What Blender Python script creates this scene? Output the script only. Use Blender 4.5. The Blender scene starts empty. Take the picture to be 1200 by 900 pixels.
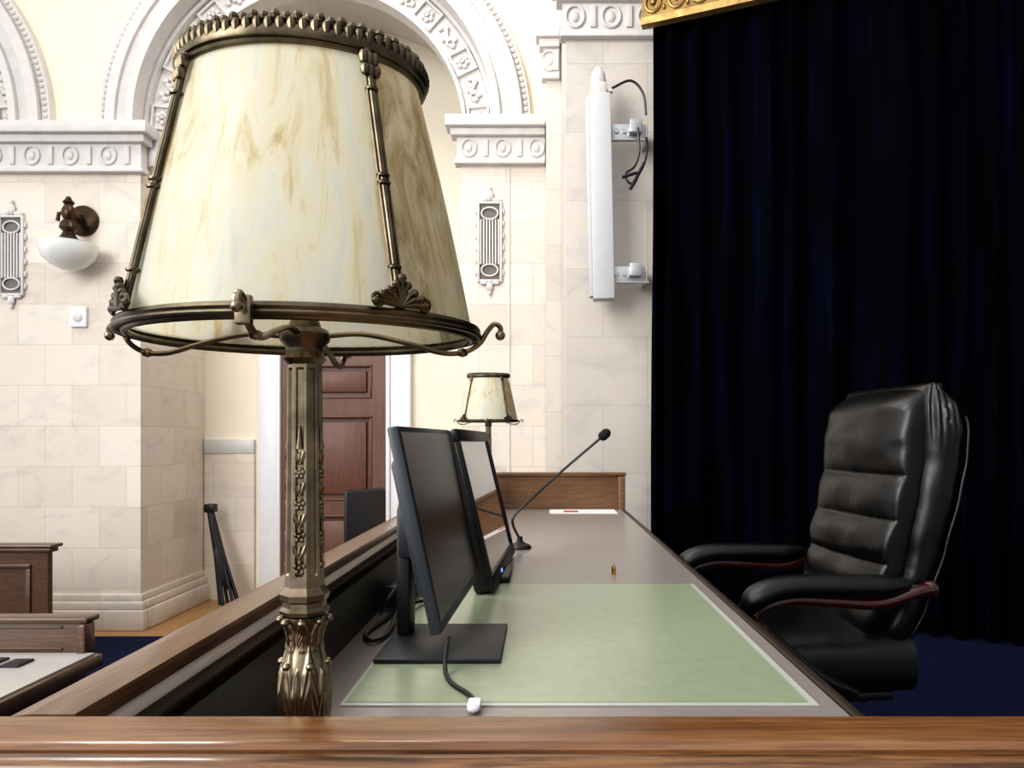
import bpy, bmesh, math, random
from mathutils import Vector, Matrix, noise as mn
random.seed(7)
S=bpy.context.scene
try:
    S.view_settings.view_transform='Standard'
    S.view_settings.look='Medium High Contrast'
except Exception as e: print(e)
pi=math.pi
# ---------------------------------------------------------------- materials
def new_mat(name):
    m=bpy.data.materials.new(name); m.use_nodes=True
    nt=m.node_tree; b=nt.nodes['Principled BSDF']
    return m,nt,b
def setin(b,k,v):
    if k in b.inputs: b.inputs[k].default_value=v
def c4(c): return (c[0],c[1],c[2],1)
def nz(nt,scale=(1,1,1),s=5,detail=4,coord='Object',dist=0.0,rough=.55):
    tc=nt.nodes.new('ShaderNodeTexCoord'); mp=nt.nodes.new('ShaderNodeMapping')
    mp.inputs['Scale'].default_value=scale
    nt.links.new(tc.outputs[coord],mp.inputs['Vector'])
    n=nt.nodes.new('ShaderNodeTexNoise'); n.inputs['Scale'].default_value=s
    n.inputs['Detail'].default_value=detail; n.inputs['Distortion'].default_value=dist
    n.inputs['Roughness'].default_value=rough
    nt.links.new(mp.outputs[0],n.inputs['Vector'])
    return n
def ramp(nt,src,stops):
    r=nt.nodes.new('ShaderNodeValToRGB'); e=r.color_ramp.elements
    e[0].position=stops[0][0]; e[0].color=c4(stops[0][1])
    e[1].position=stops[-1][0]; e[1].color=c4(stops[-1][1])
    for p,c in stops[1:-1]:
        x=e.new(p); x.color=c4(c)
    nt.links.new(src,r.inputs[0]); return r
def bump(nt,b,src,strength=.2,dist=.01):
    k=nt.nodes.new('ShaderNodeBump'); k.inputs['Strength'].default_value=strength
    k.inputs['Distance'].default_value=dist
    nt.links.new(src,k.inputs['Height']); nt.links.new(k.outputs[0],b.inputs['Normal'])
def simple(name,c,rough=.5,metal=0,var=.12,s=12,bs=0,spec=.5,coat=0,scale=(1,1,1)):
    m,nt,b=new_mat(name)
    n=nz(nt,scale=scale,s=s)
    lo=[max(0,x*(1-var)) for x in c]; hi=[min(1,x*(1+var)) for x in c]
    r=ramp(nt,n.outputs[0],[(.3,lo),(.7,hi)])
    nt.links.new(r.outputs[0],b.inputs['Base Color'])
    setin(b,'Roughness',rough); setin(b,'Metallic',metal); setin(b,'Specular IOR Level',spec); setin(b,'Coat Weight',coat)
    if bs: bump(nt,b,n.outputs[0],bs,.004)
    return m
def wood(name,dark,mid,light,axis='X',rough=.3,s=1.0,coat=.3,pore=.55):
    m,nt,b=new_mat(name)
    k={'X':(1.6,28,28),'Y':(28,1.6,28),'Z':(28,28,1.6)}[axis]
    k=tuple(q*s for q in k)
    n=nz(nt,scale=k,s=2.2,detail=8,dist=.6,rough=.65)
    r=ramp(nt,n.outputs[0],[(.28,dark),(.5,mid),(.72,light)])
    n2=nz(nt,scale=tuple(q*4 for q in k),s=2.5,detail=3)
    mx=nt.nodes.new('ShaderNodeMixRGB'); mx.blend_type='MULTIPLY'; mx.inputs[0].default_value=pore
    r2=ramp(nt,n2.outputs[0],[(.38,(.35,.28,.22)),(.55,(1,1,1))])
    nt.links.new(r.outputs[0],mx.inputs[1]); nt.links.new(r2.outputs[0],mx.inputs[2])
    nt.links.new(mx.outputs[0],b.inputs['Base Color'])
    setin(b,'Roughness',rough); setin(b,'Coat Weight',coat); setin(b,'Coat Roughness',.12)
    bump(nt,b,n2.outputs[0],.12,.002)
    return m
def stone(name,c1,c2,mortar,bw=.46,rh=.345,rough=.45):
    m,nt,b=new_mat(name)
    g=nt.nodes.new('ShaderNodeNewGeometry'); sp=nt.nodes.new('ShaderNodeSeparateXYZ')
    nt.links.new(g.outputs['Position'],sp.inputs[0])
    ad=nt.nodes.new('ShaderNodeMath'); ad.operation='ADD'
    nt.links.new(sp.outputs[0],ad.inputs[0]); nt.links.new(sp.outputs[1],ad.inputs[1])
    cb=nt.nodes.new('ShaderNodeCombineXYZ'); nt.links.new(ad.outputs[0],cb.inputs[0]); nt.links.new(sp.outputs[2],cb.inputs[1])
    br=nt.nodes.new('ShaderNodeTexBrick'); nt.links.new(cb.outputs[0],br.inputs['Vector'])
    br.inputs['Scale'].default_value=1; br.inputs['Brick Width'].default_value=bw; br.inputs['Row Height'].default_value=rh
    br.inputs['Mortar Size'].default_value=.003; br.inputs['Mortar Smooth'].default_value=.5; br.inputs['Bias'].default_value=0
    br.inputs['Color1'].default_value=c4(c1); br.inputs['Color2'].default_value=c4(c2); br.inputs['Mortar'].default_value=c4(mortar)
    n=nz(nt,scale=(1,1,1.6),s=2.2,detail=9,dist=1.6,rough=.65)
    r=ramp(nt,n.outputs[0],[(.3,(.82,.81,.81)),(.5,(1,.985,.96)),(.68,(1,.95,.88))])
    mx=nt.nodes.new('ShaderNodeMixRGB'); mx.blend_type='MULTIPLY'; mx.inputs[0].default_value=.9
    nt.links.new(br.outputs['Color'],mx.inputs[1]); nt.links.new(r.outputs[0],mx.inputs[2])
    nt.links.new(mx.outputs[0],b.inputs['Base Color']); setin(b,'Roughness',rough)
    bump(nt,b,br.outputs['Fac'],-.15,.003)
    return m
M_stone=stone('limestone_blocks',(.68,.61,.53),(.77,.715,.645),(.56,.495,.425))
M_stone2=stone('limestone_tall',(.60,.55,.50),(.66,.62,.57),(.50,.45,.405),bw=.6,rh=.46)
M_plaster=simple('white_plaster',(.66,.63,.605),.6,var=.06)
M_cream=simple('cream_paint',(.85,.755,.60),.7,var=.03,s=3)
M_creamlt=simple('pale_cream_paint',(.86,.79,.65),.7,var=.03,s=3)
M_white=simple('white_enamel',(.78,.79,.82),.4,var=.03)
M_housing=simple('housing_enamel',(.58,.58,.58),.4,var=.03)
M_carpet=simple('navy_carpet',(.007,.010,.034),.95,var=.5,s=220,bs=.6,spec=.1)
M_floorw=wood('floor_oak',(.30,.15,.05),(.45,.25,.09),(.55,.33,.13),'X',.4)
M_rail=wood('oak_rail',(.13,.054,.020),(.20,.088,.033),(.27,.13,.052),'X',.24,pore=.45,coat=.4)
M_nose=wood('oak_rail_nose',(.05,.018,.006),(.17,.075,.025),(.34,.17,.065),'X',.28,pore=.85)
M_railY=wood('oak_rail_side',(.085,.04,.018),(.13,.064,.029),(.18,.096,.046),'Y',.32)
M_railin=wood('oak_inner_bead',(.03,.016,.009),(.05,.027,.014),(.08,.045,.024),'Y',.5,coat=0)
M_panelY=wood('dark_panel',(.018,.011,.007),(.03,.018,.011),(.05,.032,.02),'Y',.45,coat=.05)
M_panelX=wood('oak_end_panel',(.12,.055,.024),(.17,.085,.038),(.22,.115,.052),'X',.35,pore=.4)
M_bench=wood('bench_wood',(.06,.027,.014),(.10,.047,.024),(.15,.072,.036),'X',.35)
M_door=wood('mahogany_door',(.10,.040,.024),(.145,.062,.038),(.19,.085,.052),'Z',.5,coat=.05,pore=.3)
M_mahog=simple('mahogany_gloss',(.045,.006,.004),.12,var=.4,coat=1,scale=(2,20,20))
M_lam=simple('taupe_laminate',(.27,.235,.21),.28,var=.05,s=60,spec=.7)
M_matte=simple('green_desk_pad',(.315,.355,.240),.25,var=.05,s=40,spec=.7)
M_film=simple('clear_pad_border',(.50,.50,.47),.2,var=.02)
M_black=simple('black_plastic',(.007,.007,.008),.4,var=.2)
M_black2=simple('charcoal_plastic',(.018,.019,.022),.45,var=.15)
M_bezel=simple('blue_grey_bezel',(.035,.042,.052),.4,var=.1)
M_screen=simple('matte_screen',(.018,.017,.016),.24,var=.1,spec=.6)
M_screen2=simple('gloss_screen',(.05,.05,.05),.04,var=.1,spec=1.0,coat=1)
def leather():
    m,nt,b=new_mat('black_leather')
    setin(b,'Base Color',(.0030,.0028,.0026,1)); setin(b,'Roughness',.28); setin(b,'Specular IOR Level',.5)
    n=nz(nt,s=7,detail=4,dist=.5)
    v=nt.nodes.new('ShaderNodeTexVoronoi'); v.inputs['Scale'].default_value=420
    ad=nt.nodes.new('ShaderNodeMath'); ad.operation='MULTIPLY_ADD'; ad.inputs[1].default_value=.05
    nt.links.new(v.outputs[0],ad.inputs[0]); nt.links.new(n.outputs[0],ad.inputs[2])
    bump(nt,b,ad.outputs[0],.25,.015)
    return m
M_leather=leather()
M_brass=simple('antique_brass',(.27,.22,.15),.3,metal=1,var=.4,s=35,bs=.1)
M_brassd=simple('dark_brass',(.13,.105,.07),.34,metal=1,var=.4,s=40,bs=.1)
M_bronze=simple('dark_bronze',(.07,.045,.028),.35,metal=.9,var=.3)
M_gold=simple('gilded_plaster',(.30,.19,.065),.42,metal=.6,var=.35,s=18)
M_steel=simple('bracket_steel',(.5,.5,.5),.35,metal=.8,var=.1)
M_opal=simple('opal_glass',(.80,.81,.79),.15,var=.02,coat=.5)
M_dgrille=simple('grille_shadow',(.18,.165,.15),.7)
M_paper=simple('paper',(.72,.72,.70),.7,var=.03)
M_dtop=simple('pale_desk_top',(.40,.38,.35),.3,var=.05)
M_red=simple('red_card',(.45,.08,.05),.6)
M_foam=simple('black_foam',(.008,.008,.008),.95,var=.4,s=400,bs=.8)
M_brasspin=simple('polished_brass',(.65,.36,.12),.25,metal=1)
M_led=new_mat('blue_led'); 
setin(M_led[2],'Emission Color',(.05,.3,1,1)); setin(M_led[2],'Emission Strength',1.0); M_led=M_led[0]
def curtain_mat():
    m,nt,b=new_mat('navy_velvet')
    n=nz(nt,scale=(4,4,.30),s=3,detail=6)
    r=ramp(nt,n.outputs[0],[(.38,(.0002,.0003,.0009)),(.54,(.0006,.0008,.0038)),(.70,(.0015,.0022,.013))])
    nt.links.new(r.outputs[0],b.inputs['Base Color']); setin(b,'Roughness',.9); setin(b,'Specular IOR Level',.04)
    setin(b,'Sheen Weight',.026); setin(b,'Sheen Tint',(.07,.10,.7,1)); setin(b,'Sheen Roughness',.35)
    return m
M_curtain=curtain_mat()
def slag_mat(name,stops,trans=.45):
    m,nt,b=new_mat(name)
    n=nz(nt,scale=(16,16,3.0),s=2.4,detail=10,dist=.9,rough=.68)
    r=ramp(nt,n.outputs[0],stops)
    nt.links.new(r.outputs[0],b.inputs['Base Color']); setin(b,'Roughness',.32); setin(b,'Specular IOR Level',.3)
    tr=nt.nodes.new('ShaderNodeBsdfTranslucent'); nt.links.new(r.outputs[0],tr.inputs[0])
    mx=nt.nodes.new('ShaderNodeMixShader'); mx.inputs[0].default_value=trans
    out=nt.nodes['Material Output']
    nt.links.new(b.outputs[0],mx.inputs[1]); nt.links.new(tr.outputs[0],mx.inputs[2]); nt.links.new(mx.outputs[0],out.inputs[0])
    return m
M_slag=slag_mat('slag_glass',[(.27,(.56,.43,.22)),(.38,(.74,.65,.42)),(.46,(.86,.81,.62)),(.56,(.85,.84,.72)),(.72,(.71,.76,.69))])
M_slag_shaded=slag_mat('shaded_slag_glass',[(.30,(.26,.18,.09)),(.42,(.44,.35,.20)),(.54,(.62,.55,.38)),(.72,(.68,.66,.54))])  # darker slag glass copy: the right panel's shading is put into the colours
# ---------------------------------------------------------------- mesh builder
class MB:
    def __init__(s): s.v=[]; s.f=[]
    def add(s,vs,fs,M=None):
        o=len(s.v)
        for v in vs:
            v=Vector(v)
            if M is not None: v=M@v
            s.v.append(v)
        s.f+= [tuple(i+o for i in f) for f in fs]; return s
    def box(s,x0,x1,y0,y1,z0,z1,b=0,seg=2,M=None):
        bm=bmesh.new(); bmesh.ops.create_cube(bm,size=1)
        for v in bm.verts:
            v.co=Vector(((x0+x1)/2+v.co.x*(x1-x0),(y0+y1)/2+v.co.y*(y1-y0),(z0+z1)/2+v.co.z*(z1-z0)))
        if b: bmesh.ops.bevel(bm,geom=bm.edges[:],offset=b,segments=seg,profile=.5,affect='EDGES')
        bm.verts.index_update()
        s.add([v.co.copy() for v in bm.verts],[[v.index for v in f.verts] for f in bm.faces],M); bm.free(); return s
    def loft(s,secs,cap=True,closed=False,M=None):
        n=len(secs[0]); vs=[p for q in secs for p in q]; fs=[]
        m=len(secs)
        for i in range(m if closed else m-1):
            a=i*n; b=((i+1)%m)*n
            for j in range(n):
                k=(j+1)%n; fs.append((a+j,a+k,b+k,b+j))
        if cap and not closed:
            fs.append(tuple(range(n))[::-1]); fs.append(tuple((m-1)*n+j for j in range(n)))
        return s.add(vs,fs,M)
    def lathe(s,prof,c=(0,0,0),n=32,sx=1,sy=1,M=None,mod=None,a0=0):
        secs=[]
        for r,z in prof:
            q=[]
            for j in range(n):
                t=2*pi*j/n+a0; rr=r*(mod(t,z) if mod else 1)
                q.append((c[0]+sx*rr*math.cos(t),c[1]+sy*rr*math.sin(t),c[2]+z))
            secs.append(q)
        return s.loft(secs,M=M)
    def ball(s,c,r,n=12,M=None):
        if not hasattr(r,'__len__'): r=(r,r,r)
        secs=[]
        k=max(4,n//2)
        for i in range(k+1):
            p=-pi/2+pi*i/k; cr=max(.02,math.cos(p))
            secs.append([(c[0]+r[0]*cr*math.cos(2*pi*j/n),c[1]+r[1]*cr*math.sin(2*pi*j/n),c[2]+r[2]*math.sin(p)) for j in range(n)])
        return s.loft(secs,M=M)
    def tube(s,pts,r,n=8,M=None,closed=False,flat=1.0):
        pts=[Vector(p) for p in pts]; m=len(pts)
        if not hasattr(r,'__len__'): r=[r]*m
        up=None; secs=[]
        for i,p in enumerate(pts):
            if closed: t=pts[(i+1)%m]-pts[i-1]
            else: t=pts[min(i+1,m-1)]-pts[max(i-1,0)]
            t.normalize()
            if up is None:
                up=Vector((0,0,1)) if abs(t.z)<.9 else Vector((1,0,0))
            up=(up-t*up.dot(t)).normalized(); sd=t.cross(up)
            secs.append([p+(sd*math.cos(2*pi*j/n)+up*math.sin(2*pi*j/n)*flat)*r[i] for j in range(n)])
        return s.loft(secs,closed=closed,M=M)
    def cyl(s,a,b,r,n=16,M=None): return s.tube([a,b],r,n,M)
    def done(s,name,mat,parent=None,label=None,local=False,ang=40,smooth=True,kind=None,cat=None,group=None):
        me=bpy.data.meshes.new(name); me.from_pydata([tuple(v) for v in s.v],[],s.f)
        bm=bmesh.new(); bm.from_mesh(me); bmesh.ops.recalc_face_normals(bm,faces=bm.faces[:]); bm.to_mesh(me); bm.free()
        if smooth:
            me.polygons.foreach_set('use_smooth',[True]*len(me.polygons))
            try: me.set_sharp_from_angle(angle=math.radians(ang))
            except Exception as e: pass
        me.materials.append(mat)
        o=bpy.data.objects.new(name,me); S.collection.objects.link(o)
        if parent is not None:
            o.parent=parent
            if not local: o.matrix_parent_inverse=Matrix.Translation(parent.location).inverted()
        if label: o['label']=label
        if kind: o['kind']=kind
        if cat: o['category']=cat
        if group: o['group']=group
        return o
def root(name,loc,label,cat,rot=0,group=None):
    o=bpy.data.objects.new(name,None); o.location=loc; o.rotation_euler=(0,0,rot); o.empty_display_size=.1
    S.collection.objects.link(o); o['label']=label; o['category']=cat
    if group: o['group']=group
    return o
def bez(pts,n=10):
    P=[Vector(p) for p in pts]; P=[P[0]*2-P[1]]+P+[P[-1]*2-P[-2]]
    out=[]
    for i in range(1,len(P)-2):
        for k in range(n):
            t=k/n; a,b,c,d=P[i-1],P[i],P[i+1],P[i+2]
            out.append(.5*((2*b)+(c-a)*t+(2*a-5*b+4*c-d)*t*t+(3*b-a-3*c+d)*t**3))
    out.append(P[-2]); return out
def sm(a,b,x):
    t=min(1,max(0,(x-a)/(b-a))); return t*t*(3-2*t)
def tab(T,x):
    if x<=T[0][0]: return T[0][1]
    for i in range(len(T)-1):
        if x<=T[i+1][0]:
            a,b=T[i],T[i+1]; t=(x-a[0])/(b[0]-a[0]); t=.5*t+.5*t*t*(3-2*t); return a[1]+(b[1]-a[1])*t
    return T[-1][1]
ST='structure'
# ---------------------------------------------------------------- camera
cam=bpy.data.cameras.new('camera'); co=bpy.data.objects.new('camera',cam); S.collection.objects.link(co)
co.location=(0,0,1.61); co.rotation_euler=(pi/2,0,0)
cam.sensor_width=36; cam.lens=870/1200*36; cam.shift_x=-37/1200; cam.shift_y=65/1200; cam.clip_start=.02
S.camera=co
# ---------------------------------------------------------------- setting
SP=4.25; CX=-1.919; CL=-5.952; RO=1.50; TOP=7.0
MB().box(-9,5.5,-3,8,-.1,0).done('floor',M_floorw,kind=ST)
MB().box(-9,-.43,-3,6.03,.001,.012).done('floor.001',M_carpet,kind=ST)
MB().box(-.43,5.5,.50,6.0,.0,.5).done('floor.002',M_carpet,kind=ST)
MB().box(-9,-3.42,6.3,7.5,0,SP).done('wall_left_pier',M_stone,kind=ST)
MB().box(-.70,1.0,6.3,7.5,0,SP-.002).done('wall_right_pier',M_stone,kind=ST)
MB().box(.02,1.2,6.15,6.29,0,TOP).done('wall_pier_step',M_stone2,kind=ST)
MB().box(.149,5.4,5.0,6.14,.5,TOP).done('wall_niche',M_stone2,kind=ST)
def spandrel():
    mb=MB()
    def quad(x0,x1,a0,a1):
        mb.add([(x0,6.3,a0),(x1,6.3,a1),(x1,6.3,TOP),(x0,6.3,TOP)],[(0,1,2,3)])
    quad(-9,CL-RO,SP,SP); quad(CL+RO,CX-RO,SP,SP); quad(CX+RO,.02,SP,SP)
    for c in (CL,CX):
        N=64
        for i in range(N):
            t0=pi-pi*i/N; t1=pi-pi*(i+1)/N
            quad(c+RO*math.cos(t0),c+RO*math.cos(t1),SP+RO*math.sin(t0),SP+RO*math.sin(t1))
    return mb
spandrel().done('wall_back',M_cream,kind=ST,smooth=False)
MB().box(CL-RO-.1,CL+RO+.1,6.62,6.7,SP,TOP).done('wall_lunette',M_creamlt,kind=ST)
MB().box(-4.0,.1,7.5,7.6,0,TOP).done('wall_recess',M_creamlt,kind=ST)
def arc(mb,c,r0,r1,y0,y1,N=72,z=SP):
    secs=[]
    for i in range(N+1):
        t=pi*i/N; cc,ss=math.cos(t),math.sin(t)
        secs.append([(c+r0*cc,y0,z+r0*ss),(c+r1*cc,y0,z+r1*ss),(c+r1*cc,y1,z+r1*ss),(c+r0*cc,y1,z+r0*ss)])
    mb.loft(secs)
def archtrim(c,name,y_so):
    mb=MB()
    arc(mb,c,1.501,1.56,6.17,6.32); arc(mb,c,1.561,1.66,6.21,6.321); arc(mb,c,1.661,1.74,6.18,6.322); arc(mb,c,1.741,1.81,6.23,6.323)
    arc(mb,c,1.502,1.53,6.33,y_so)
    nb=110
    for i in range(nb):
        t=pi*(i+.5)/nb; mb.ball((c+1.775*math.cos(t),6.225,SP+1.775*math.sin(t)),(.021,.02,.021),8)
    arc(mb,c,1.262,1.468,6.40,6.52); arc(mb,c,1.23,1.26,6.35,6.521); arc(mb,c,1.47,1.50,6.34,6.522)
    K=17
    for i in range(K):
        t=pi*(i+.5)/K
        M=Matrix.Translation((c+1.365*math.cos(t),6.40,SP+1.365*math.sin(t)))@Matrix.Rotation(-(t-pi/2),4,'Y')
        w=.105
        if i%2==0:
            for (a,b,cc,d) in ((-w,w,-.095,-.075),(-w,w,.075,.095),(-w,-w+.02,-.074,.074),(w-.02,w,-.074,.074)):
                mb.box(a,b,-.03,.01,cc,d,M=M)
            for k in range(6):
                q=2*pi*k/6; mb.ball((.04*math.cos(q),-.012,.04*math.sin(q)),(.023,.02,.023),8,M=M)
            mb.ball((0,-.02,0),(.02,.022,.02),8,M=M)
        else:
            for k in range(7):
                x=-.09+.03*k; mb.ball((x,-.012,.035*math.sin(k*1.6)),(.024,.022,.03),8,M=M)
            mb.tube([(-.11,-.008,0),(-.05,-.015,.04),(0,-.02,0),(.05,-.015,-.04),(.11,-.008,0)],.012,6,M=M)
    return mb.done(name,M_plaster,kind=ST)
archtrim(CX,'trim_1',7.5); archtrim(CL,'trim_2',6.62)
def entab(mb,x0,x1,yf,z0,z1,k=1.0,right=1.0,pitch=.16):
    h=z1-z0; e=.0013
    mb.box(x0-.12*k,x1+.12*k*right,yf-.15*k,yf+.05,z1-.24*h,z1,.008)
    mb.box(x0-.08*k,x1+.08*k*right,yf-.10*k,yf+.05,z1-.40*h,z1-.24*h-e,.006)
    mb.box(x0-.03*k,x1+.03*k*right,yf-.05*k,yf+.05,z0+.1*h+e,z1-.40*h-e)
    mb.box(x0-.05*k,x1+.05*k*right,yf-.07*k,yf+.05,z0,z0+.1*h,.006)
    zc=(z0+.1*h+z1-.40*h)/2; r=.19*h
    n=max(2,int((x1-x0)/pitch))
    for i in range(n):
        x=x0+(i+.5)*(x1-x0)/n; y=yf-.05*k
        if i%2: mb.box(x-.02,x+.02,y-.018,y+.002,zc-r,zc+r,.004)
        else:
            mb.tube([(x+r*.85*math.cos(2*pi*q/14),y-.008,zc+r*math.sin(2*pi*q/14)) for q in range(14)],.009,6,closed=True)
            mb.ball((x,y,zc),(r*.4,.02,r*.55),8)
mb=MB(); entab(mb,-8.9,-3.42,6.3,3.86,SP+.01); mb.box(-3.42,-3.14,6.36,6.6,3.95,SP-.003,.01); mb.done('trim_3',M_plaster,kind=ST)
mb=MB(); entab(mb,-.70,.012,6.3,3.93,SP+.06,pitch=.12,right=0); mb.done('trim_4',M_plaster,kind=ST)
mb=MB(); entab(mb,.149,1.6,5.0,4.30,4.68,k=.8,pitch=.115); mb.done('trim_5',M_plaster,kind=ST)
mb=MB(); entab(mb,.02,.13,6.151,4.58,5.0,k=.7,right=0); mb.done('trim_6',M_plaster,kind=ST)
mb=MB(); mb.box(-.30,-.285,6.29,6.31,.4,3.92); mb.done('trim_7',M_plaster,kind=ST)
def plinth(mb,x0,x1,yf,z=0,e=1):
    mb.box(x0,x1+.06*e,yf-.07,yf+.02,z,z+.17,.01); mb.box(x0,x1+.04*e,yf-.045,yf+.02,z+.171,z+.24,.012); mb.box(x0,x1+.02*e,yf-.02,yf+.02,z+.241,z+.30,.008)
mb=MB(); plinth(mb,-9,-3.42,6.3)
mb.box(-3.43,-3.352,6.325,7.49,.001,.169,.01); mb.box(-3.43,-3.377,6.325,7.49,.172,.239,.01); mb.box(-3.43,-3.402,6.325,7.49,.242,.299,.006)
mb.done('baseboard_left',M_stone,kind=ST)
mb=MB(); plinth(mb,-.70,.018,6.3,e=0); mb.done('baseboard_right',M_stone,kind=ST)
M_greym=simple('grey_marble',(.60,.585,.56),.4,var=.12,s=6)
for i,(a,b) in enumerate(((-3.41,-2.91),(-1.27,-.71))):
    MB().box(a,b,7.46,7.499,0,1.469).done('wall_wainscot_%s'%('left','right')[i],M_stone,kind=ST)
    MB().box(a,b,7.45,7.499,1.47,1.61,.005).done('trim_%d'%(8+i),M_greym,kind=ST)
mb=MB()
mb.box(-2.84,-2.661,7.40,7.499,0,2.469,.006); mb.box(-1.529,-1.33,7.40,7.499,0,2.469,.006); mb.box(-2.84,-1.33,7.401,7.499,2.47,2.60,.01)
mb.box(-2.66,-2.62,7.37,7.499,0,2.469,.008); mb.box(-1.569,-1.53,7.37,7.499,0,2.469,.008); mb.box(-2.9,-1.28,7.38,7.499,2.601,2.66,.01)
mb.done('trim_10',M_white,kind=ST)
mb=MB(); mb.box(-2.618,-1.571,7.455,7.498,0.002,2.468)
X0,X1=-2.618,-1.571
for (a,b) in ((0.003,.22),(.86,1.0),(1.85,2.02),(2.36,2.467)): mb.box(X0+.1405,X1-.1405,7.412,7.456,a,b)
for (a,b) in ((X0,X0+.14),(X1-.14,X1)): mb.box(a,b,7.41,7.457,0.004,2.466)
for (a,b) in ((.22,.86),(1.0,1.85),(2.02,2.36)):
    mb.box(X0+.20,X1-.20,7.418,7.458,a+.06,b-.06,.015)
    for (p,q,r,t) in ((X0+.142,X1-.142,a+.001,a+.024),(X0+.142,X1-.142,b-.024,b-.001),(X0+.141,X0+.164,a+.026,b-.026),(X1-.164,X1-.141,a+.026,b-.026)): mb.box(p,q,7.398,7.459,r,t,.006)
dr=mb.done('door_1',M_door,kind=ST)
mb=MB(); mb.cyl((-1.66,7.409,1.0),(-1.66,7.35,1.0),.012); mb.ball((-1.66,7.34,1.0),.03); mb.done('door_knob',M_brass,parent=dr)
# ---------------------------------------------------------------- curtain + gilded valance
def cpath(d): return Vector((.71+d,4.85-.40*d-.03*d*d))
mb=MB(); N=1100; L=3.7; rows=[.512,.9,1.5,2.2,2.9,3.6,4.40]
secs=[]
for i in range(N+1):
    d=L*i/N; p=cpath(d); t=(cpath(d+.01)-cpath(d)).normalized(); nrm=Vector((t.y,-t.x))
    ph=d/.165+.6*math.sin(d*3.1)+.3*math.sin(d*7.7)+.12*math.sin(d*17)
    col=[]
    for k,z in enumerate(rows):
        a=.058+.018*math.sin(d*5+z*.6)
        w=math.sin(2*pi*ph+.35*math.sin(z*1.3+d*4)); w=math.copysign(abs(w)**.75,w)
        f=a*(w*.75+.25*math.sin(4*pi*ph+z*.7+1))
        col.append((p.x+nrm.x*f,p.y+nrm.y*f,z))
    secs.append(col)
vs=[v for c in secs for v in c]; fs=[]
R=len(rows)
for i in range(N):
    for k in range(R-1): fs.append((i*R+k,(i+1)*R+k,(i+1)*R+k+1,i*R+k+1))
mb.add(vs,fs)
cu=mb.done('stage_curtain',M_curtain,label='dark navy velvet pleated curtain hanging behind the dais',cat='curtain',ang=180)
cr=root('curtain_valance',(.69,4.80,4.28),'gilded carved valance above the navy curtain','valance')
mb=MB()
prof=[(-.085,0),(-.13,.01),(-.14,.05),(-.11,.07),(-.11,.24),(-.15,.27),(-.17,.33),(-.085,.33)]
secs=[]
for i in range(41):
    d=-.04+L*i/40; p=cpath(d); t=(cpath(d+.01)-cpath(d)).normalized(); nrm=Vector((t.y,-t.x))
    secs.append([(p.x-nrm.x*a,p.y-nrm.y*a,4.25+z) for a,z in prof])
mb.loft(secs); mb.done('valance_board',M_gold,parent=cr)
mb=MB()
for i in range(26):
    d=.03+i*.14; p=cpath(d); t=(cpath(d+.01)-cpath(d)).normalized(); nrm=Vector((t.y,-t.x)); o=.115
    q=Vector((p.x+nrm.x*o,p.y+nrm.y*o,4.405)); T=Vector((t.x,t.y,0))
    mb.tube([q+T*.05*math.cos(a)+Vector((0,0,.06*math.sin(a)-.01)) for a in [2*pi*k/14 for k in range(14)]],.010,6,closed=True)
    mb.ball(q,(.022,.022,.03),8); mb.ball(q+T*.07+Vector((0,0,.04)),(.016,.016,.03),8); mb.ball(q+T*.07-Vector((0,0,.05)),(.012,.012,.02),8)
mb.done('valance_ornament',M_gold,parent=cr)
# ---------------------------------------------------------------- desk
DZ=1.25; RT=1.397
dk=root('dais_desk',(0,2.2,.5),'long built-in oak desk with raised rail and taupe laminate top','desk')
mb=MB(); mb.box(-.345,.399,.60,3.83,DZ-.03,DZ); mb.done('desk_top',M_lam,parent=dk,label='taupe laminate desk top')
mb=MB(); mb.box(.400,.418,.60,3.81,DZ-.035,DZ+.003,.004); mb.done('edge_strip',M_panelY,parent=dk,label='dark wooden edge strip')
prof=[(.575,RT-.006),(.571,RT),(.526,RT),(.522,RT-.001),(.519,RT-.004),(.519,RT-.05),(.575,RT-.05)]
mb=MB(); mb.loft([[(x,y,z) for y,z in prof] for x in (-.44,1.3)])
mb.box(-.44,1.3,.531,.574,.501,RT-.051); mb.box(-.335,1.3,.5745,.585,1.31,1.340,.003)
mb.done('front_rail',M_rail,parent=dk,label='polished oak front rail')
prof=[(.5185,RT-.006),(.514,RT-.0065),(.511,RT-.0035),(.507,RT-.0020),(.502,RT-.0022),(.497,RT-.005),(.494,RT-.010),(.4935,RT-.018),(.497,RT-.026),(.505,RT-.030),(.506,RT-.038),(.5185,RT-.046)]
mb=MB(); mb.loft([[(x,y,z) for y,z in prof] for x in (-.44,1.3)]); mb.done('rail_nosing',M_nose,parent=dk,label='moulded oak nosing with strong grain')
prof=[(-.36,RT-.006),(-.364,RT-.0003),(-.40,RT-.0003),(-.414,RT-.002),(-.421,RT-.007),(-.424,RT-.013),(-.421,RT-.02),(-.412,RT-.024),(-.412,RT-.034),(-.40,RT-.05),(-.36,RT-.05)]
mb=MB(); mb.loft([[(x,y,z) for x,z in prof] for y in (.576,3.90)])
mb.done('side_rail',M_railY,parent=dk,label='oak side rail cap')
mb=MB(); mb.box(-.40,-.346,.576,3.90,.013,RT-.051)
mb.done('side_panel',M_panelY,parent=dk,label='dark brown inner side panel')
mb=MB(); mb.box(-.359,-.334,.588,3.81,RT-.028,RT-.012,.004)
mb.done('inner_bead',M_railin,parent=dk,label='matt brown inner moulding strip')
mb=MB(); mb.box(-.344,.384,3.835,3.875,.501,1.419); mb.box(-.343,.425,3.82,3.89,1.42,1.44,.005); mb.box(.385,.42,3.815,3.88,.501,1.4195,.004)
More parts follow.
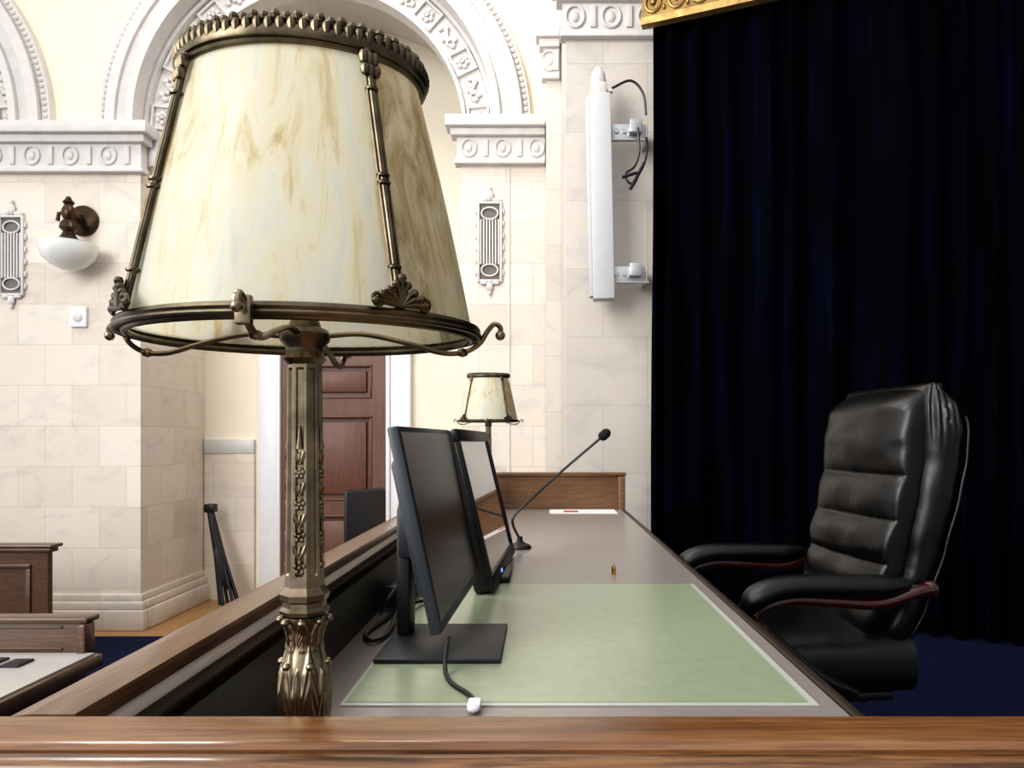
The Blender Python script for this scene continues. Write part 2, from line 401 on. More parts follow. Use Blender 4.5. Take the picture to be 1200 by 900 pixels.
mb.done('end_panel',M_panelX,parent=dk,label='oak end panel with capped top')
mb=MB(); mb.box(-.275,.372,1.000,1.84,DZ+.0005,DZ+.002); pad=mb.done('desk_pad',M_film,label='pale green desk pad with clear border on desk',cat='desk pad')
mb=MB(); mb.box(-.270,.360,1.010,1.836,DZ+.002,DZ+.003); mb.done('pad_insert',M_matte,parent=pad)
# ---------------------------------------------------------------- lamps
OV=.82
def ring(R,z,n=72,ov=OV): return [(R*math.cos(2*pi*i/n),ov*R*math.sin(2*pi*i/n),z) for i in range(n)]
def ept(R,a,z): return Vector((R*math.cos(a),OV*R*math.sin(a),z))
def build_lamp(loc,label,group):
    r=root('table_lamp',loc,label,'lamp',group=group)
    zb,zt=.455,.668; Rb,Rt=.146,.098
    mb=MB()
    mb.lathe([(.050,0),(.052,.006),(.048,.012),(.040,.016),(.036,.024),(.026,.030),(.019,.04),(.015,.055)],n=40)
    mb.done('lamp_foot',M_brass,parent=r,local=True)
    def leaf(t,z,z0,z1,nl,off):
        u=(z-z0)/(z1-z0)
        if u<0 or u>1: return 0
        ph=((t*nl/(2*pi)+off)%1)*2-1
        w=.95*(math.sin(pi*min(1,u*.75+.25))**.7)*(1-.12*abs(math.sin(u*13)))
        if abs(ph)>w: return 0
        e=sm(0,.22,w-abs(ph))
        rib=.5+.5*math.sin(16*abs(ph)+30*u)
        vein=math.exp(-(ph/.09)**2)
        return e*(.55+.35*rib*(1-vein)+.45*vein)*(.6+.6*u)
    def vmod(t,z):
        return 1+.115*max(leaf(t,z,.052,.165,6,0),leaf(t,z,.09,.186,6,.5)*1.05)+.14*leaf(t,z,.178,.207,8,.25)
    prof=[]
    T=[(.05,.0130),(.075,.0155),(.105,.0195),(.140,.0215),(.160,.0195),(.182,.0140),(.192,.0150),(.207,.0195)]
    for i in range(110):
        z=.05+.157*i/109; prof.append((tab(T,z),z))
    mb=MB(); mb.lathe(prof,n=192,mod=vmod)
    for k in range(8):
        a=2*pi*(k+.25)/8; q=.0205
        mb.ball((q*math.cos(a),q*math.sin(a),.2035),(.0042,.0042,.0032),8)
    for k in range(6):
        a=2*pi*k/6; q=.0215; mb.ball((q*math.cos(a)*.93,q*math.sin(a)*.93,.166),(.0042,.0042,.0036),8)
    mb.done('lamp_vase',M_brass,parent=r,local=True,label='cast acanthus leaf vase',ang=80)
    mb=MB(); mb.lathe([(.015,.207),(.0205,.2085),(.0215,.212),(.0185,.215),(.0185,.219),(.0205,.221),(.021,.226),(.018,.230),(.016,.234)],n=8,a0=pi/8); mb.done('lamp_collar',M_brass,parent=r,local=True,ang=30)
    mb=MB()
    def oct_sec(R,z,g=1):
        q=[]
        for k in range(8):
            a=pi/8+2*pi*k/8
            p0=Vector((R*math.cos(a),R*math.sin(a),z)); a2=a+pi/4; p1=Vector((R*math.cos(a2),R*math.sin(a2),z))
            for t,dd in ((0,0),(.20,0),(.30,.0020*g),(.70,.0020*g),(.80,0)):
                p=p0.lerp(p1,t); m=Vector((math.cos(a+pi/8),math.sin(a+pi/8),0)); q.append(p-m*dd)
        return q
    mb.loft([oct_sec(.0168,.232,0),oct_sec(.0164,.242,0),oct_sec(.0163,.244),oct_sec(.0145,.420),oct_sec(.0145,.422,0),oct_sec(.0144,.44,0)])
    mb.done('lamp_pole',M_brass,parent=r,local=True,ang=20,label='tapering octagonal panelled brass pole')
    mb=MB()
    for k in range(4):
        a=-pi/2+k*pi/2; nr=Vector((math.cos(a),math.sin(a),0)); tg=Vector((-math.sin(a),math.cos(a),0))
        for j in range(8):
            z=.250+j*.0135; R=.0147-.0001*j
            c=nr*R+Vector((0,0,z)); s_=1.25-.06*j
            if j%2==0:
                for q in range(5):
                    an=2*pi*q/5+.3; mb.ball(c+tg*.0034*s_*math.cos(an)+Vector((0,0,.0036*s_*math.sin(an))),(.0022,.0022,.0024),6)
                mb.ball(c+nr*.001,.002,6)
            else:
                for sd in (-1,1):
                    mb.tube([c-Vector((0,0,.006)),c+tg*sd*.0030*s_,c+tg*sd*.0046*s_+Vector((0,0,.0055))],[.0012,.0022,.0012],6)
                mb.ball(c+nr*.0006,(.0018,.0018,.0048),6)
        mb.tube([nr*.0142+Vector((0,0,.352)),nr*.0137+Vector((0,0,.372))],[.0028,.0005],6)
    mb.done('pole_ornament',M_brass,parent=r,local=True)
    mb=MB(); mb.lathe([(.0142,.425),(.0185,.430),(.016,.434),(.016,.440),(.021,.446),(.022,.452),(.019,.456),(.014,.458),(.010,.47),(.0055,.475),(.0055,.56),(.012,.565),(.012,.62),(.004,.625)],n=24)
    mb.done('pole_capital',M_brassd,parent=r,local=True)
    mb=MB(); mb.lathe([(.010,.625),(.014,.632),(.022,.648),(.014,.664),(.004,.668)],n=20); 
    mb.done('light_bulb',M_opal,parent=r,local=True)
    mb=MB()
    mb.tube(ring(Rb+.004,zb),.0036,8,closed=True); mb.tube(ring(Rb+.0065,zb-.0045),.0024,8,closed=True); mb.tube(ring(Rb-.002,zb-.006),.0030,8,closed=True)
    mb.tube(ring(Rt+.003,zt-.002),.0028,8,closed=True); mb.tube(ring(Rt+.0045,zt+.004),.0042,8,closed=True,flat=1.3); mb.tube(ring(Rt+.002,zt+.013),.0030,8,closed=True)
    K=76
    for i in range(K):
        a=2*pi*i/K; h=.0015*(i%2)
        p=ept(Rt+.0065,a,zt+.0085); mb.ball(p,(.0040,.0040,.0062),8)
        p=ept(Rt+.0035,a+pi/K,zt+.0150+h); mb.ball(p,(.0040,.0040,.0042),8)
    for k in range(4):
        a=math.radians(-48+90*k)
        p0=ept(Rb+.005,a,zb+.004); p1=ept(Rt+.005,a,zt)
        P=[p0.lerp(p1,t/20) for t in range(21)]
        mb.tube(P,.0034,8)
        nrm=Vector((math.cos(a),math.sin(a),.25)).normalized(); tg=Vector((-math.sin(a),math.cos(a),0))
        for sd in (-1,1): mb.tube([p+tg*.0036*sd for p in P],.0015,6)
        for t in (.15,.47,.50,.84):
            p=p0.lerp(p1,t); mb.ball(p,(.0056,.0056,.0026),10)
        for t,s_ in ((.91,.0075),(.96,.009)):
            p=p0.lerp(p1,t)
            for sd in (-1,0,1): mb.ball(p+tg*sd*.0048+nrm*.002,(.004,.004,s_*.7),8)
        c=p0+nrm*.003
        for j,(dx,dz,s_) in enumerate(((-.022,.002,.0045),(-.017,.007,.0045),(-.011,.011,.0045),(-.005,.016,.0045),(0,.021,.005),(.005,.016,.0045),(.011,.011,.0045),(.017,.007,.0045),(.022,.002,.0045))):
            mb.tube([c,c+tg*dx*.6+Vector((0,0,dz*.8)),c+tg*dx+Vector((0,0,dz))],[.0016,.0024,.0034],6)
            mb.ball(c+tg*dx+Vector((0,0,dz)),s_*.75,8)
        for sd in (-1,1):
            mb.tube([c+tg*sd*(.020+.0045*math.cos(q))+Vector((0,0,.003+.0045*math.sin(q))) for q in [i*.6 for i in range(10)]],.0016,6)
    sh=mb.done('lamp_shade',M_brassd,parent=r,local=True,label='brass shade frame with ornate crown and struts')
    for k in range(4):
        a0=math.radians(-48+90*k); a1=a0+pi/2; mb=MB(); n=18; m=8; vs=[];fs=[]
        for j in range(m+1):
            t=j/m; R=Rb+(Rt-Rb)*t+.002*math.sin(pi*t); z=zb+(zt-zb)*t
            for i in range(n+1): vs.append(ept(R,a0+(a1-a0)*i/n,z))
        for j in range(m):
            for i in range(n): q=j*(n+1)+i; fs.append((q,q+1,q+n+2,q+n+1))
        mb.add(vs,fs); mb.done('glass_panel',M_slag_shaded if k==0 else M_slag,parent=sh,local=True,ang=180,label='marbled slag glass panel, shading in its colour' if k==0 else 'marbled cream slag glass panel')
    for k in range(4):
        a=k*pi/2; L_=Rb if k%2==0 else Rb*OV
        prof=[(.015,.450),(.05,.452),(.09,.444),(.118,.436),(.138,.436),(.152,.443),(.160,.455),(.166,.461),(.171,.458),(.171,.451)]
        prof=[(x*(L_/Rb) if x<.12 else x-(Rb-L_),z) for x,z in prof]
        pts=bez([(x*math.cos(a),x*math.sin(a),z) for x,z in prof],5)
        mb=MB(); mb.tube(pts,.0032,8,flat=.7); mb.ball(pts[-1],.0045,10)
        mb.ball((prof[4][0]*math.cos(a),prof[4][0]*math.sin(a),prof[4][1]),(.0055,.0055,.004),8)
        if k==3:
            mb.box(-.006,.006,-(Rb*OV+.016),-(Rb*OV+.009),.440,.461,.002)
        mb.done('shade_bracket',M_brass,parent=r,local=True)
    return r
lamp=build_lamp((-.209,.65,DZ),'large antique brass table lamp with slag glass shade behind front rail','brass desk lamps')
def copy_tree(o,parent=None):
    c=o.copy(); S.collection.objects.link(c)
    if parent is not None: c.parent=parent
    for ch in o.children: copy_tree(ch,c)
    return c
l2=copy_tree(lamp); l2.location=(-.275,3.70,DZ); l2['label']='matching brass lamp with slag glass shade at far desk end'
# ---------------------------------------------------------------- monitors
def frameM(near_top,near_bot,far_top):
    nt_,nb_,ft_=map(Vector,(near_top,near_bot,far_top))
    h=(nt_-nb_).length; w=(ft_-nt_).length
    ez=(nt_-nb_).normalized(); ey=(ft_-nt_).normalized(); ex=ey.cross(ez).normalized(); ez=ex.cross(ey)
    M=Matrix((( ex.x,ey.x,ez.x,nb_.x),(ex.y,ey.y,ez.y,nb_.y),(ex.z,ey.z,ez.z,nb_.z),(0,0,0,1)))
    return M,w,h
Z=1.61
M1,w1,h1=frameM((-.231,1.17,Z+.022),(-.161,1.17,Z-.307),(-.214,1.675,Z+.022))
r1=root('computer_monitor',(-.18,1.30,DZ+.003),'dark widescreen monitor on square black stand, turned sideways','monitor')
mb=MB(); mb.box(-.018,0,0,w1,0,h1,.003,M=M1); mb.box(-.040,-.017,.06,w1-.06,.05,h1-.05,.010,M=M1); mb.done('monitor_housing',M_bezel,parent=r1)
mb=MB(); mb.box(0,.0012,.010,w1-.010,.018,h1-.010,M=M1); mb.done('screen',M_screen,parent=r1)
mb=MB(); mb.box(-.272,-.068,1.18,1.41,DZ+.0032,DZ+.011,.003)
mb.box(-.262,-.238,1.32,1.38,DZ+.009,DZ+.24,.006)
mb.box(-.258,-.205,1.31,1.39,DZ+.15,DZ+.25,.006); mb.done('monitor_stand',M_black2,parent=r1)
M2,w2,h2=frameM((-.209,1.70,Z+.024),(-.119,1.70,Z-.350),(-.185,2.30,Z+.022))
r2=root('computer_monitor.001',(-.16,2.0,DZ+.003),'glossy black thick-framed monitor on low pedestal base','monitor')
mb=MB(); mb.box(-.040,0,0.001,w2-.001,0.001,h2-.001,.010,M=M2)
for (a,b,c,d) in ((0,w2,0,.034),(0,w2,h2-.03,h2),(0.0005,.028,.0345,h2-.0305),(w2-.028,w2-.0005,.0345,h2-.0305)): mb.box(-.005,.008,a,b,c,d,.003,M=M2)
mb.done('monitor_housing',M_black,parent=r2)
mb=MB(); mb.box(0.0005,.003,.028,w2-.028,.0345,h2-.0305,M=M2); mb.done('screen',M_screen2,parent=r2)
mb=MB(); mb.box(-.20,-.085,1.86,2.06,DZ+.001,DZ+.016,.005); mb.box(-.18,-.13,1.90,2.02,DZ+.014,DZ+.05,.006); mb.done('monitor_stand',M_black,parent=r2)
mb=MB(); mb.box(.0085,.010,w2*.30,w2*.34,.012,.020,M=M2); mb.done('power_light',M_led,parent=r2,label='small blue power light')
# gooseneck microphone
r3=root('gooseneck_microphone',(-.078,2.45,DZ),'black gooseneck microphone on round desk base','microphone')
mb=MB(); mb.lathe([(.036,0),(.038,.004),(.034,.012),(.018,.018),(.010,.024),(.008,.04)],c=(-.078,2.45,DZ+.0005),n=28); mb.done('microphone_base',M_black,parent=r3)
mb=MB(); mb.tube(bez([(-.078,2.45,DZ+.03),(-.100,2.45,DZ+.075),(-.098,2.45,DZ+.105),(-.06,2.45,DZ+.145),(.06,2.45,DZ+.255),(.185,2.45,DZ+.362)],10),.0042,8); mb.done('microphone_neck',M_black,parent=r3)
d=Vector((.125,0,.107)).normalized(); p=Vector((.185,2.45,DZ+.362))
mb=MB(); mb.tube([p+d*t for t in (0,.004,.012,.030,.040,.044)],[.006,.013,.0165,.0165,.011,.003],14); mb.done('microphone_windscreen',M_foam,parent=r3)
# cables
mb=MB(); mb.tube(bez([(-.150,1.165,DZ+.050),(-.150,1.13,DZ+.014),(-.135,1.08,DZ+.007),(-.105,1.03,DZ+.007),(-.094,1.000,DZ+.008)],8),.0036,8)
cb=mb.done('monitor_cable',M_black,label='black monitor cable with white plug lying on desk',cat='cable')
mb=MB(); mb.box(-.101,-.083,.972,1.001,DZ+.0035,DZ+.013,.003); mb.ball((-.092,.969,DZ+.008),(.008,.006,.0045)); mb.done('cable_plug',M_white,parent=cb,label='white plug with black rim')
pc=MB(); 
pc.tube(bez([(-.325,1.66,DZ+.04),(-.31,1.50,DZ+.008),(-.325,1.36,DZ+.005),(-.300,1.30,DZ+.008),(-.285,1.36,DZ+.006),(-.288,1.50,DZ+.02),(-.25,1.64,DZ+.008)],8),.004,8)
pc.tube(bez([(-.325,1.66,DZ+.05),(-.29,1.62,DZ+.08),(-.27,1.63,DZ+.12),(-.275,1.66,DZ+.02)],8),.003,8)
pc.tube(bez([(-.33,1.9,DZ+.006),(-.30,1.80,DZ+.05),(-.27,1.78,DZ+.04),(-.26,1.85,DZ+.005)],8),.003,8)
pc.tube(bez([(-.325,1.48,DZ+.012),(-.30,1.40,DZ+.05),(-.275,1.44,DZ+.09),(-.27,1.50,DZ+.12)],8),.003,8)
pc=pc.done('cable_tangle',M_black,label='tangled black power cables behind monitor',cat='cable')
mb=MB(); mb.box(-.335,-.295,1.54,1.63,DZ+.01,DZ+.055,.006); mb.done('power_adapter',M_black2,label='black power adapter block on desk behind monitor',cat='power adapter')
mb=MB(); mb.box(-.325,-.290,1.66,1.75,DZ,DZ+.035,.005); mb.done('power_adapter.001',M_black2,label='black power adapter block on desk behind monitor',cat='power adapter')
mb=MB(); mb.lathe([(.006,0),(.006,.017),(.0045,.022),(.0015,.030)],c=(.187,1.98,DZ),n=16); mb.done('brass_pin',M_brasspin,label='small upright brass piece standing on desk',cat='ornament')
mb=MB(); mb.box(.03,.36,3.60,3.80,DZ+.0002,DZ+.003); pp=mb.done('paper_sheet',M_paper,label='white papers at the far end of desk',cat='paper')
mb=MB(); mb.box(.10,.17,3.64,3.70,DZ+.003,DZ+.006); mb.done('note_card',M_red,label='small red card on white papers',cat='card')
# ---------------------------------------------------------------- executive chair (faces -x locally)
ch=root('executive_chair',(.87,2.45,.5),'black leather executive chair with dark mahogany arms','chair',rot=math.radians(6))
FX=[(.42,.06),(.55,.085),(.75,.12),(.95,.165),(1.10,.195),(1.20,.215),(1.28,.25)]
BX=[(.30,.10),(.36,.16),(.50,.23),(.62,.275),(.78,.325),(.95,.365),(1.05,.385),(1.15,.39),(1.22,.375),(1.285,.33)]
SW=[(.30,.20),(.36,.22),(.60,.262),(.95,.284),(1.13,.287),(1.20,.280),(1.285,.255)]
seams=[.42,.60,.735,.865,1.00,1.285]
mb=MB(); secs=[]; n=72; Nz=160
for i in range(Nz+1):
    z=.42+.863*i/Nz
    xf=tab(FX,z)
    for k in range(5):
        if seams[k]<=z<=seams[k+1]+1e-6: break
    u=min(1,max(0,(z-seams[k])/(seams[k+1]-seams[k])))
    bul=math.sin(pi*u)**.6 if k<4 else (math.sin(pi*min(.5,u*1.0+.0))**.6)
    amp=.028 if k<4 else .052
    W=tab([(.42,.205),(.60,.242),(.95,.254),(1.15,.252),(1.22,.246),(1.285,.225)],z)
    s_=math.sqrt(max(.03,1-(max(0,z-1.18)/.105)**2.3))
    q=[]
    for j in range(n):
        t=2*pi*j/n; cx,sy=math.cos(t),math.sin(t)
        y=W*math.copysign(abs(sy)**.6,sy); yy=y/W
        if cx<0:
            fr=abs(cx)**.45
            crease=(1-.30*math.exp(-(yy/.14)**2)*(1 if k<4 else .0))
            x=xf+.03-fr*(.030+amp*bul*crease*(1-.25*yy*yy))
            x+=fr*.005*(mn.noise(Vector((y*8,z*18,3.1))))
            x+=fr*.0022*math.sin(y*130+4*math.sin(y*31))*math.exp(-((min(u,1-u) if k<4 else u))/.12)
        else: x=xf+.03+.10*abs(cx)**.6
        xc=xf+.085
        q.append((xc+(x-xc)*s_,y*(.93+.07*s_),z))
    secs.append(q)
mb.loft(secs)
mb.done('backrest',M_leather,parent=ch,local=True,ang=80,label='segmented padded black leather backrest')
mb=MB(); secs=[]
for i in range(81):
    z=.31+.972*i/80
    xb=tab(BX,z); th=tab([(.30,.04),(.36,.08),(.55,.125),(.95,.155),(1.15,.165),(1.22,.15),(1.285,.10)],z); xf=xb-th; W=tab(SW,z)
    q=[]; g=sm(1.05,1.19,z)
    s_=math.sqrt(max(.03,1-(max(0,z-1.18)/.103)**2.3)); xc=(xb+xf)/2
    for j in range(144):
        t=2*pi*j/144; c_,s2=math.cos(t),math.sin(t)
        x=xc+th/2*math.copysign(abs(c_)**.75,c_); y=W*math.copysign(abs(s2)**.5,s2)
        side=sm(.80,.95,abs(y)/W)
        y+=math.copysign(1,y)*side*g*.0055*math.sin((x-xf)*2*pi/.022)
        y+=math.copysign(1,y)*side*.003*mn.noise(Vector((x*30,z*7,1)))
        q.append((xc+(x-xc)*s_,y*(.95+.05*s_),z))
    secs.append(q)
mb.loft(secs)
mb.done('backrest_shell',M_leather,parent=ch,local=True,ang=80)
for sd in (-1,1):
    mb=MB(); pts=[]
    for i in range(31):
        z=.44+.74*i/30
        pts.append((tab(BX,z)-.022,sd*(tab(SW,z)-.006),z))
    mb.tube(pts,.0045,8)
    mb.done('backrest_piping',M_leather,parent=ch,local=True)
mb=MB(); secs=[]
for i in range(41):
    u=i/40; x=-.32+.53*u
    h=.095*(max(0.05,math.sin(pi/2*min(1,u*4.5)))**.5)
    q=[]
    for j in range(56):
        t=2*pi*j/56; c_,s_=math.cos(t),math.sin(t)
        y=.278*math.copysign(abs(c_)**.4,c_)
        z=.435+h*math.copysign(abs(s_)**.6,s_)+(.018*math.cos(y*6)-.03*sm(.15,0,u) if s_>0 else 0)+.004*mn.noise(Vector((x*14,y*14,2)))
        q.append((x,y,z))
    secs.append(q)
mb.loft(secs); mb.done('seat',M_leather,parent=ch,local=True,ang=80)
for k,sd in enumerate((-1,1)):
    y=sd*.322
    mb=MB()
    path=bez([(.225,y*.97,.674),(.17,y,.668),(.06,y,.640),(-.08,y,.648),(-.20,y,.655),(-.29,y,.632),(-.315,y,.595),(-.285,y,.565)],8)
    mb.tube(path,.021,10,flat=.9); mb.ball(path[0],(.028,.021,.026),10)
    am=mb.done('armrest',M_mahog,parent=ch,local=True,label='curved mahogany arm with leather pad')
    mb=MB(); pp_=bez([(.15,y,.694),(.04,y,.688),(-.10,y,.692),(-.22,y,.690),(-.30,y,.666),(-.340,y,.615)],8); m=len(pp_)
    mb.tube(pp_,[.020+.026*math.sin(pi*min(1,(i/(m-1))*5,(1-i/(m-1))*5)/2) for i in range(m)],16,flat=.74)
    mb.done('arm_pad',M_leather,parent=am,local=True,label='black leather arm pad')
    mb=MB(); mb.tube(bez([(-.285,y,.57),(-.20,y,.50),(-.10,y*.95,.42),(.02,y*.80,.36)],8),[.018]*25,10)
    mb.done('arm_support',M_black,parent=am,local=True,label='black arm support')
mb=MB(); mb.box(-.24,.16,-.24,.24,.325,.355,.01); mb.cyl((0,0,.11),(0,0,.335),.028,20); mb.cyl((0,0,.07),(0,0,.22),.038,20)
mb.done('chair_column',M_black,parent=ch,local=True)
mb=MB(); mb.cyl((0,0,.06),(0,0,.13),.045,20)
for k in range(5):
    a=2*pi*k/5+.3; ca,sa=math.cos(a),math.sin(a)
    mb.tube([(.03*ca,.03*sa,.105),(.18*ca,.18*sa,.09),(.31*ca,.31*sa,.07)],[.028,.024,.018],10)
mb.done('star_base',M_mahog,parent=ch,local=True)
for k in range(5):
    a=2*pi*k/5+.3; ca,sa=math.cos(a),math.sin(a); x,y=.31*ca,.31*sa
    mb=MB()
    for e in (-.014,.014): mb.cyl((x-sa*(e-.008),y+ca*(e-.008),.0262),(x-sa*(e+.008),y+ca*(e+.008),.0262),.026,18)
    mb.cyl((x,y,.03),(x,y,.07),.008,10); mb.done('caster',M_black,parent=ch,local=True)
# ---------------------------------------------------------------- wall fittings
def sconce():
    x,y,z=-3.90,6.3,3.46
    r=root('wall_sconce',(x,y,z),'bronze wall sconce with opal glass bowl on stone pier','wall lamp')
    mb=MB(); M=Matrix.Translation((x,y,z))@Matrix.Rotation(pi/2,4,'X')
    mb.lathe([(.13,0),(.13,.02),(.11,.035),(.08,.045),(.04,.06),(.035,.10)],n=32,M=M)
    px,py=x+.01,y-.22; z2=z-.03
    mb.tube(bez([(x,y-.05,z),(x,y-.13,z-.02),(x,y-.19,z+.02),(px,py,z+.0)],6),.024,10)
    mb.lathe([(.03,.14),(.045,.12),(.03,.10),(.05,.06),(.055,.02),(.035,-.02),(.06,-.05),(.07,-.09),(.04,-.12),(.06,-.16),(.09,-.195),(.09,-.21)],c=(px,py,z2),n=24)
    mb.ball((px,py,z2+.15),.022)
    mb.tube([(px+.02,py,z+.02),(px-.08,py,z+.0),(px-.09,py,z-.06)],.016,8)
    mb.done('sconce_arm',M_bronze,parent=r)
    mb=MB(); mb.lathe([(.085,-.20),(.19,-.212),(.218,-.225),(.215,-.265),(.19,-.335),(.13,-.395),(.05,-.43),(.01,-.435)],c=(px,py,z2),n=36); mb.done('glass_bowl',M_opal,parent=r,label='white opal glass bowl')
sconce()
def grille(u,vc,label):
    x=(u-637)/138.1; z=1.61+(515-vc)/138.1
    r=root('vent_grille',(x,6.3,z),label,'vent grille',group='ornamental wall grilles')
    mb=MB(); w,h=.105,.34
    for (a,b,c,d) in ((-w,-w+.02,-h,h),(w-.02,w,-h,h),(-w+.021,w-.021,-h,-h+.02),(-w+.021,w-.021,h-.02,h)): mb.box(x+a,x+b,6.27,6.3,z+c,z+d,.004)
    for sz in (-.24,.24): mb.tube([(x+.07*math.cos(2*pi*k/16),6.28,z+sz+.05*math.sin(2*pi*k/16)) for k in range(16)],.008,6,closed=True)
    for k in range(7): mb.box(x-.075+.025*k-.006,x-.075+.025*k+.006,6.275,6.3,z-.19,z+.19)
    mb.ball((x,6.28,z+h+.05),(.035,.02,.05),10); mb.ball((x,6.28,z+h+.11),(.018,.015,.025),10)
    mb.ball((x-.06,6.28,z+h+.015),(.045,.015,.02),8); mb.ball((x+.06,6.28,z+h+.015),(.045,.015,.02),8)
    mb.ball((x,6.28,z-h-.04),(.03,.02,.045),10); mb.ball((x,6.28,z-h-.09),(.015,.012,.025),10)
    mb.ball((x-.05,6.28,z-h-.01),(.04,.015,.015),8); mb.ball((x+.05,6.28,z-h-.01),(.04,.015,.015),8)
    for k in range(6):
        for sd in (-1,1): mb.ball((x+sd*(w+.008),6.29,z-.26+k*.104),(.012,.012,.03),8)
    mb.done('grille_frame',M_plaster,parent=r)
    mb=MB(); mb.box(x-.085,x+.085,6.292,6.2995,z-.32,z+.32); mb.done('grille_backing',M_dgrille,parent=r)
grille(15,300,'ornamental carved plaster grille on stone wall near sconce')
grille(574,284,'ornamental carved plaster grille on stone pier')
x=(93.5-637)/138.1; z=1.61+(515-372)/138.1
ts=root('wall_thermostat',(x,6.3,z),'small white square device on stone wall','thermostat')
mb=MB(); mb.box(x-.07,x+.07,6.27,6.3,z-.085,z+.085,.008); mb.done('device_plate',M_white,parent=ts)
mb=MB(); mb.lathe([(.04,0),(.04,.01),(.03,.016)],n=20,M=Matrix.Translation((x,6.272,z))@Matrix.Rotation(pi/2,4,'X')); mb.done('device_dial',M_plaster,parent=ts)
pb=root('screen_housing',(.36,4.9,2.5),'long white vertical equipment housing bracketed beside the curtain','equipment housing')
mb=MB(); Mr=Matrix.Translation((.37,4.80,3.17))@Matrix.Rotation(math.radians(-1.2),4,'Y')
mb.box(-.064,.072,-.06,.06,-.66,.66,.008,M=Mr); mb.box(-.086,-.0635,-.045,.045,-.64,.64,.004,M=Mr); mb.done('housing_body',M_housing,parent=pb)
mb=MB(); mb.box(-.05,.05,-.04,.04,.66,.74,.012,M=Mr); mb.ball((0,0,.76),(.05,.035,.09),12,M=Mr); mb.box(.045,.09,-.02,.02,.68,.70,.004,M=Mr); mb.done('housing_cap',M_plaster,parent=pb)
for zz in (3.60,2.68):
    mb=MB()
    mb.box(.43,.659,4.80,4.815,zz-.0515,zz+.05,.003); mb.box(.43,.679,4.78,4.816,zz-.06,zz-.052); mb.box(.55,.63,4.74,4.801,zz-.025,zz+.06,.006); mb.box(.66,.675,4.802,5.0,zz-.0515,zz+.05,.003)
    for xx in (.47,.52): mb.cyl((xx,4.802,zz),(xx,4.785,zz),.014,10)
    mb.done('mount_bracket',M_steel,parent=pb,label='steel mounting bracket')
mb=MB(); mb.tube(bez([(.44,4.80,3.88),(.56,4.78,3.92),(.64,4.78,3.84),(.66,4.78,3.70)],8),.008,6)
mb.tube(bez([(.60,4.735,3.60),(.61,4.73,3.45),(.58,4.73,3.35),(.52,4.73,3.30),(.56,4.73,3.24),(.63,4.73,3.34),(.66,4.74,3.45),(.66,4.77,3.55)],8),.008,6)
mb.tube(bez([(.50,4.73,3.28),(.60,4.72,3.30),(.55,4.72,3.20),(.64,4.72,3.37)],8),.011,6)
mb.done('housing_cable',M_black,parent=pb)
# ---------------------------------------------------------------- lower room furniture
def bench():
    r=root('wooden_bench',(-4.3,5.05,.012),'dark wooden panelled bench end with moulded cap','bench')
    mb=MB(); mb.box(-6,-3.34,5.0,5.05,.013,.849); mb.box(-6.02,-3.29,4.96,5.09,.881,.905,.008); mb.box(-6,-3.31,4.98,5.07,.85,.88,.008)
    for (a,b) in ((-5.9,-4.7),(-4.55,-3.45)):
        for (p,q,c,d) in ((a,b,.15,.18),(a,b,.74,.77),(a,a+.03,.181,.739),(b-.03,b,.181,.739)): mb.box(p,q,4.985,5.001,c,d,.004)
    mb.done('bench_panel',M_bench,parent=r)
    mb=MB(); mb.box(-6,-4.4,5.051,5.5,.40,.45,.01); mb.box(-4.5,-4.42,5.051,5.5,.013,.399); mb.done('bench_seat',M_bench,parent=r)
bench()
dt=root('low_desk',(-2.7,2.8,.012),'wooden desk with pale top and raised back panel','desk')
mb=MB(); mb.box(-3.6,-1.995,2.3,3.30,.6555,.662); mb.done('desk_top',M_dtop,parent=dt,label='pale desk top')
mb=MB(); mb.box(-3.62,-1.97,2.28,3.319,.60,.655,.006); mb.box(-3.6,-2.03,2.32,3.28,.013,.599); mb.box(-3.6,-2.071,3.32,3.37,.013,.789,.004)
mb.box(-3.62,-2.03,3.30,3.40,.79,.815,.008); mb.box(-2.07,-2.03,3.285,3.365,.62,.7895,.01)
for (p,q,c,d) in ((-3.5,-2.15,.67,.68),(-3.5,-2.15,.765,.775)): mb.box(p,q,3.312,3.321,c,d,.002)
mb.done('desk_body',M_bench,parent=dt)
for k,(a,b,y0,y1,mt,nm) in enumerate(((-2.45,-2.30,3.06,3.20,M_black,'booklet'),(-2.64,-2.48,3.02,3.20,M_paper,'booklet'),(-2.26,-2.18,3.08,3.18,M_black,'booklet'),(-2.40,-2.24,2.86,3.00,M_paper,'booklet'))):
    MB().box(a,b,y0,y1,.6625,.6725,.002).done(nm,mt,label='%s booklet lying on the low desk'%('black' if mt is M_black else 'white'),cat='booklet',group='booklets on the low desk')
oc=root('office_chair',(-1.30,6.0,.012),'dark grey office chair seen beyond the desk rail','chair',rot=math.radians(55))
mb=MB(); mb.box(-.22,.22,.18,.23,.62,1.19,.03,3); mb.done('backrest',M_black2,parent=oc,local=True)
mb=MB(); mb.box(-.24,.24,-.24,.20,.44,.52,.03,3); mb.done('seat',M_black2,parent=oc,local=True)
for sd in (-1,1):
    mb=MB(); mb.tube([(sd*.27,.18,.50),(sd*.29,.15,.70),(sd*.29,-.15,.70)],.018,8); mb.box(sd*.29-.03,sd*.29+.03,-.2,.12,.70,.73,.01); mb.done('armrest',M_black,parent=oc,local=True)
mb=MB(); mb.cyl((0,0,.08),(0,0,.45),.025); mb.box(-.04,.04,.15,.22,.40,.70,.01)
for k in range(5):
    a=2*pi*k/5; mb.tube([(0,0,.09),(.28*math.cos(a),.28*math.sin(a),.06)],.018,8); mb.ball((.28*math.cos(a),.28*math.sin(a),.03),.0295,10)
mb.done('star_base',M_black,parent=oc,local=True)
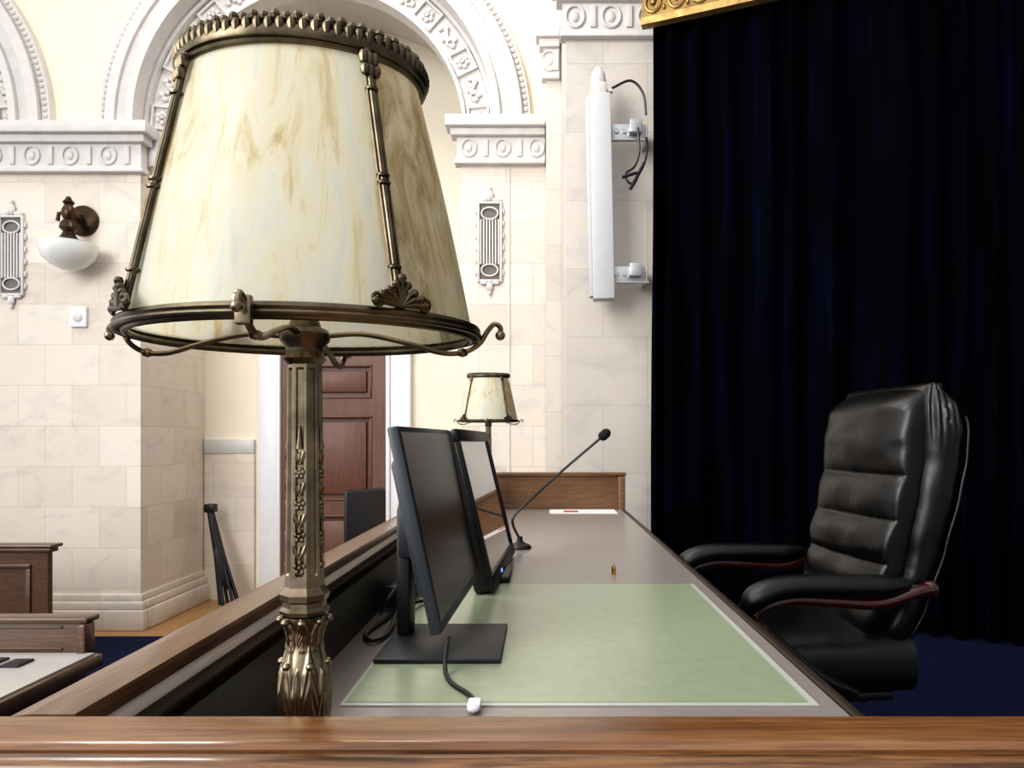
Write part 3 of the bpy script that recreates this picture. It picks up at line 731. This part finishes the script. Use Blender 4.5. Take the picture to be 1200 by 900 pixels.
fs_=root('folded_stand',(-3.1,7.15,0),'black folded tripod stand leaning against stone wall','stand')
mb=MB()
A=Vector((-3.26,7.25,.95)); B=Vector((-3.00,7.1,.03))
for k in range(6):
    o=Vector((.04*math.cos(k*1.1),.04*math.sin(k*1.1),0)); mb.tube([A+o*.4,(A+B)/2+o,B+o*2.2],.017,8)
mb.box(-3.30,-3.20,7.20,7.30,.90,.98,.01)
mb.done('stand_legs',M_black,parent=fs_)
mb=MB(); mb.tube([A+(B-A)*t for t in (.08,.15,.30,.42,.46,.60,.75,.85)],[.03,.055,.065,.05,.085,.09,.075,.03],10,flat=.55)
mb.done('stand_cover',M_black2,parent=fs_)
# ---------------------------------------------------------------- light
w=bpy.data.worlds.new('world'); S.world=w; w.use_nodes=True
wn=w.node_tree; bg=wn.nodes['Background']; bg.inputs[0].default_value=(.98,.98,1,1)
tc=wn.nodes.new('ShaderNodeTexCoord'); dp=wn.nodes.new('ShaderNodeVectorMath'); dp.operation='DOT_PRODUCT'
dp.inputs[1].default_value=Vector((-.75,-.25,.61)).normalized()
wn.links.new(tc.outputs['Generated'],dp.inputs[0])
mr=wn.nodes.new('ShaderNodeMapRange'); mr.interpolation_type='SMOOTHSTEP'
mr.inputs['From Min'].default_value=-.2; mr.inputs['From Max'].default_value=.85; mr.inputs['To Min'].default_value=.30; mr.inputs['To Max'].default_value=1.25
wn.links.new(dp.outputs['Value'],mr.inputs[0]); wn.links.new(mr.outputs[0],bg.inputs[1])
def area(loc,target,size,e,col=(1,1,1),sy=None):
    l=bpy.data.lights.new('area_light','AREA'); l.energy=e; l.size=size; l.color=col
    if sy: l.shape='RECTANGLE'; l.size_y=sy
    o=bpy.data.objects.new('area_light',l); o.location=loc
    o.rotation_euler=(Vector(target)-Vector(loc)).to_track_quat('-Z','Y').to_euler(); S.collection.objects.link(o); return o
area((-5,-2.5,4.5),(-1,5,2),3.5,410,(1,.98,.95),sy=4)  # windows behind the camera, left
area((-2.2,2.2,5.2),(.9,2.6,1.2),.9,70,(1,.99,.97))  # small lamp added to put highlights on the chair leather, not a window
area((-1.5,5.0,6.5),(-1.5,7.4,1.5),1.2,55,(1,.98,.95))  # overhead area light aimed into the recess
